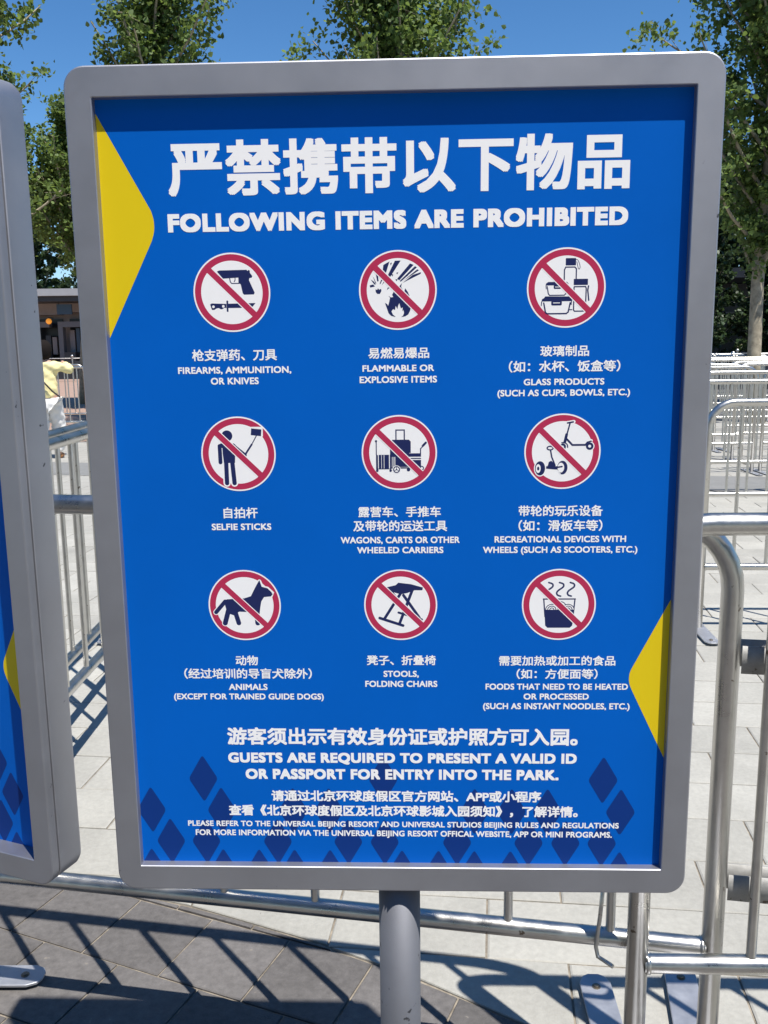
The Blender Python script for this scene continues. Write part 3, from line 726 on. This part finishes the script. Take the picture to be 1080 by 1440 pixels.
for i in range(13):
    x = -13+i*2.0
    bx('panel', g, BEIGE, x+.03, x+1.95, 1.2, 2.19, 3.55+.15*(i % 2), 4.28)
    fr = bx('gate_frame', g, FRAMEG, x+.05, x+.35, .6, 1.15, 0, 3.1)
    bx('gate_frame', g, FRAMEG, x+.351, x+1.5, .6, 1.15, 2.75, 3.1)
    bx('opening', g, GLASS, x+.36, x+1.9, 2.05, 2.19, 0, 3.3)
    bx('counter', g, DARKM, x+.5, x+1.2, .2, 1.1, 0, 1.15)
    if i % 3 == 1:
        bx('screen', g, SCREEN, x+.3, x+1.25, -.1, .05, 3.53, 4.17)
    for q in range(3):
        u = x+.55+q*.42; bx('ticket_machine' if q == 1 else 'door_leaf', g, [BEIGE, FRAMEG, SCREEN, DARKM][rg.randrange(4)], u, u+rg.uniform(.15, .34), 1.3, 1.6, rg.uniform(0, 1.2), rg.uniform(1.5, 2.7))
    if i % 2 == 0:
        bm = bmesh.new(); bmesh.ops.create_icosphere(bm, subdivisions=2, radius=.19); o = link('lamp', finish(bm, 'lamp', LAMP, 180), g, (x+1.6, .3, 3.12))
        bx('lamp_arm', g, DARKM, x+1.58, x+1.62, .3, 1.19, 3.33, 3.37)
h = empty('shade_hall', (22, 40, 0), 0, category='building', label='long hall behind the tree at the right, shade put into its dark colour')
bx('wall', h, DARKM, -15, 15, 2, 10, 0, 3.9)  # near-black colour holds the shade that fills this background
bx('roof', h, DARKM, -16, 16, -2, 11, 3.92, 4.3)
for i in range(15):
    x = -15+i*2
    w = bx('window', h, GLASS, x+.2, x+1.8, 1.93, 1.995, .5, 2.6)
    bx('frame', w, FRAMEG, x+.15, x+1.85, 1.90, 1.96, 2.605, 2.68)
    if i % 2: bx('column', h, DARKM, x-.1, x+.1, -1.2, -1.0, 0, 3.915)
def stanchion_fence(x0, y0, x1, y1, n, label):
    t = empty('post_railing', (x0, y0, 0), math.atan2(y1-y0, x1-x0), category='railing', label=label)
    L = math.hypot(x1-x0, y1-y0)
    bm = bmesh.new(); tube(bm, [(0, 0, 1.0), (L, 0, 1.0)], .02, 6); link('top_rail', finish(bm, 'top_rail', STEEL), t)
    bm = bmesh.new(); box(bm, .0, L, .02, .05, .1, .9); link('banner', finish(bm, 'banner', DARKM), t)
    bm = bmesh.new(); tube(bm, [(0, 0, 0), (0, 0, 1.06)], .03, 8); bmesh.ops.create_icosphere(bm, subdivisions=2, radius=.06, matrix=Matrix.Translation((0, 0, 1.10)))
    me = finish(bm, 'post', STEEL, 60)
    for i in range(n): link('post', me, t, (L*i/(n-1), -.04, 0))
stanchion_fence(-30, 40, -3, 41, 19, 'dark railing with round topped posts in front of the gate building')
stanchion_fence(7, 26, 22, 25, 12, 'dark railing with round post tops for glints behind the right hand barrier rows')  # round tops here and on the next railing stand in for glints
stanchion_fence(8, 32, 26, 31.5, 14, 'farther dark railing in front of the shaded hall')

# dense trees behind the buildings
td = make_tree(51, 12, 1.0, 4.6, 60, leaf=.30, per=24, tr=.2, m=LEAF2, steep=(5, 60))
td.name = 'background_tree'
for i, (x, y, q) in enumerate(((11.6, 33.5, .50), (14.3, 34.2, .46), (17.0, 33.4, .52))):
    o = place_tree(td, x, y, i*2.1, ['bushy tree in front of the dark hall, left of three', 'bushy tree in front of the dark hall, middle of three', 'bushy tree in front of the dark hall, right of three'][i], q, group='bushy trees before the hall')
k = 0
for x, y in ((-29.5, 72), (-25.5, 70), (-20.5, 75), (-15.5, 79), (-10, 76), (8, 52), (13, 50), (17.3, 49), (21, 51)):
    o = place_tree(td, x, y, k*1.7, '', 1.0+.12*math.sin(k*2.3), group='dense trees behind the buildings')
    o['label'] = ('dense green tree behind the roof of the gate building, number from the left ' if x < 0 else 'dense green tree behind the dark hall, number from the left ')
    o['label'] = [ 'dense tree behind the far left end of the gate building', 'dense tree behind the left half of the gate building', 'dense tree right behind the gate building roof seen between the signs',
       'dense tree behind the right half of the gate building', 'dense tree off the right end of the gate building', 'dense tree beyond the left end of the dark hall', 'dense tree behind the dark hall, left of the bare trunk',
       'dense tree behind the dark hall, right of the bare trunk', 'dense tree behind the right end of the dark hall'][k]; k += 1

# unseen trees added behind the viewer to darken the signs' fill light and reflections
for i, (x, y) in enumerate(((-13, -9), (-7.5, -11), (-2, -9.5), (3.5, -11.5), (9, -10), (14.5, -12))):
    o = place_tree(td, x, y, i*1.1+.5, ['added unseen tree behind the viewer, first from the left', 'added unseen tree behind the viewer, second from the left', 'added unseen tree behind the viewer, third from the left',
        'added unseen tree behind the viewer, third from the right', 'added unseen tree behind the viewer, second from the right', 'added unseen tree behind the viewer, rightmost'][i], .9, group='added unseen trees behind the viewer')

# ------------------------------------------------------------------ the person
SKIN = mat('skin', (.45, .27, .19), .55); SHIRT = mat('yellow_shirt', (.78, .68, .34), .8, var=.06, scale=6)
PANTS = mat('white_trousers', (.74, .72, .68), .8, var=.05, scale=6); HAIR = mat('black_hair', (.014, .011, .010), .95, spec=.1); SHOE = mat('shoe', (.35, .16, .06), .6); BAG = mat('dark_strap', (.03, .028, .025), .6)
def skinned(name, verts, edges, radii, m, parent, root_i=0, sub=2, fold=0):
    me = bpy.data.meshes.new(name); me.from_pydata(verts, edges, []); o = link(name, me, parent)
    md = o.modifiers.new('s', 'SKIN'); md.use_smooth_shade = True
    for i, r_ in enumerate(radii): me.skin_vertices[0].data[i].radius = r_ if isinstance(r_, tuple) else (r_, r_)
    for i in range(len(verts)): me.skin_vertices[0].data[i].use_root = (i == root_i)
    o.modifiers.new('u', 'SUBSURF').levels = sub; o.modifiers['u'].render_levels = sub
    bpy.context.view_layer.update()
    nm = bpy.data.meshes.new_from_object(o.evaluated_get(bpy.context.evaluated_depsgraph_get()))
    if fold:
        for v in nm.vertices:
            c = v.co; v.co += v.normal*fold*(math.sin(c.z*46+c.x*31+2*math.sin(c.y*25))+.6*math.sin(c.z*83-c.x*57+c.y*40))
    o.modifiers.clear(); o.data = nm; nm.name = name; nm.materials.clear(); nm.materials.append(m)
    for p in nm.polygons: p.use_smooth = True
    return o
P = empty('person', (-4.50, 12.4, 0), R(8), category='person', label='person in a yellow shirt and white trousers walking away with the right elbow raised')
J = [(0, 0, .83), (0, .01, 1.0), (0, .02, 1.18), (0, .02, 1.29), (0, .03, 1.345), (0, .05, 1.42), (0, .05, 1.50),     # spine, neck, head 0-6
     (.14, .01, 1.25), (.33, .06, 1.19), (.20, .26, 1.27), (.16, .31, 1.30),                                         # right arm 7-10, raised
     (-.15, .01, 1.255), (-.21, -.02, 1.02), (-.19, .09, .83), (-.185, .12, .77),                                      # left arm 11-14
     (.085, 0, .76), (.10, .12, .44), (.09, .05, .08), (.095, .17, .03),                                               # right leg 15-18
     (-.085, 0, .76), (-.09, -.02, .43), (-.08, -.22, .12), (-.08, -.13, .04)]
E_ = [(0, 1), (1, 2), (2, 3), (3, 4), (4, 5), (5, 6), (3, 7), (7, 8), (8, 9), (9, 10), (3, 11), (11, 12), (12, 13), (13, 14), (0, 15), (15, 16), (16, 17), (17, 18), (0, 19), (19, 20), (20, 21), (21, 22)]
rad = [(.13, .095), (.105, .08), (.12, .085), (.08, .06), .045, (.075, .09), (.06, .07), .05, .036, .028, .03, .05, .036, .028, .03, .075, .05, .034, .03, .075, .05, .034, .03]
skinned('body', J, E_, rad, SKIN, P)
s_ = [0, 1, 2, 3, 7, 8, 9, 11, 12, 13]; ix = {v: i for i, v in enumerate(s_)}
sv = [Vector(J[i]) for i in s_]; sv[ix[0]] = Vector((0, 0, .78)); sv[ix[13]] = Vector(J[12]).lerp(Vector(J[13]), .75)
skinned('shirt', sv, [(ix[a], ix[b]) for a, b in E_ if a in ix and b in ix], [(.165, .125), (.15, .115), (.155, .115), (.10, .08), .075, .062, .045, .075, .06, .048], SHIRT, P, sub=3, fold=.0055)
s_ = [0, 15, 16, 17, 19, 20, 21]; ix = {v: i for i, v in enumerate(s_)}
skinned('trousers', [J[i] for i in s_], [(ix[a], ix[b]) for a, b in E_ if a in ix and b in ix], [(.165, .13), .118, .10, .075, .118, .10, .075], PANTS, P, sub=3, fold=.006)
bm = bmesh.new(); bmesh.ops.create_uvsphere(bm, u_segments=20, v_segments=14, radius=1)
rh = random.Random(2)
for v in bm.verts:
    n_ = v.co.copy(); v.co = Vector((n_.x*.098, .015+n_.y*.112, 1.475+n_.z*.118-(.03 if n_.z < -.3 and n_.y < 0 else 0))) + n_*rh.uniform(0, .006)
    if n_.y > .55 and n_.z < .35: v.co.y -= .05
link('hair', finish(bm, 'hair', HAIR, 180), P)
for x, y, z in ((.095, .10, .045), (-.08, -.19, .075)):
    skinned('shoe', [(x, y-.06, z), (x, y+.04, z), (x, y+.13, z-.01)], [(0, 1), (1, 2)], [(.045, .045), (.048, .04), (.04, .028)], SHOE, P)
bm = bmesh.new(); tube(bm, [(-.14, -.12, 1.28), (-.05, -.14, 1.1), (.10, -.13, .92), (.17, -.04, .84)], .012, 6); link('bag_strap', finish(bm, 'bag_strap', BAG), P)
print('objects', len(bpy.data.objects), 'tris', sum(sum(len(p.vertices)-2 for p in m.polygons) for m in bpy.data.meshes))
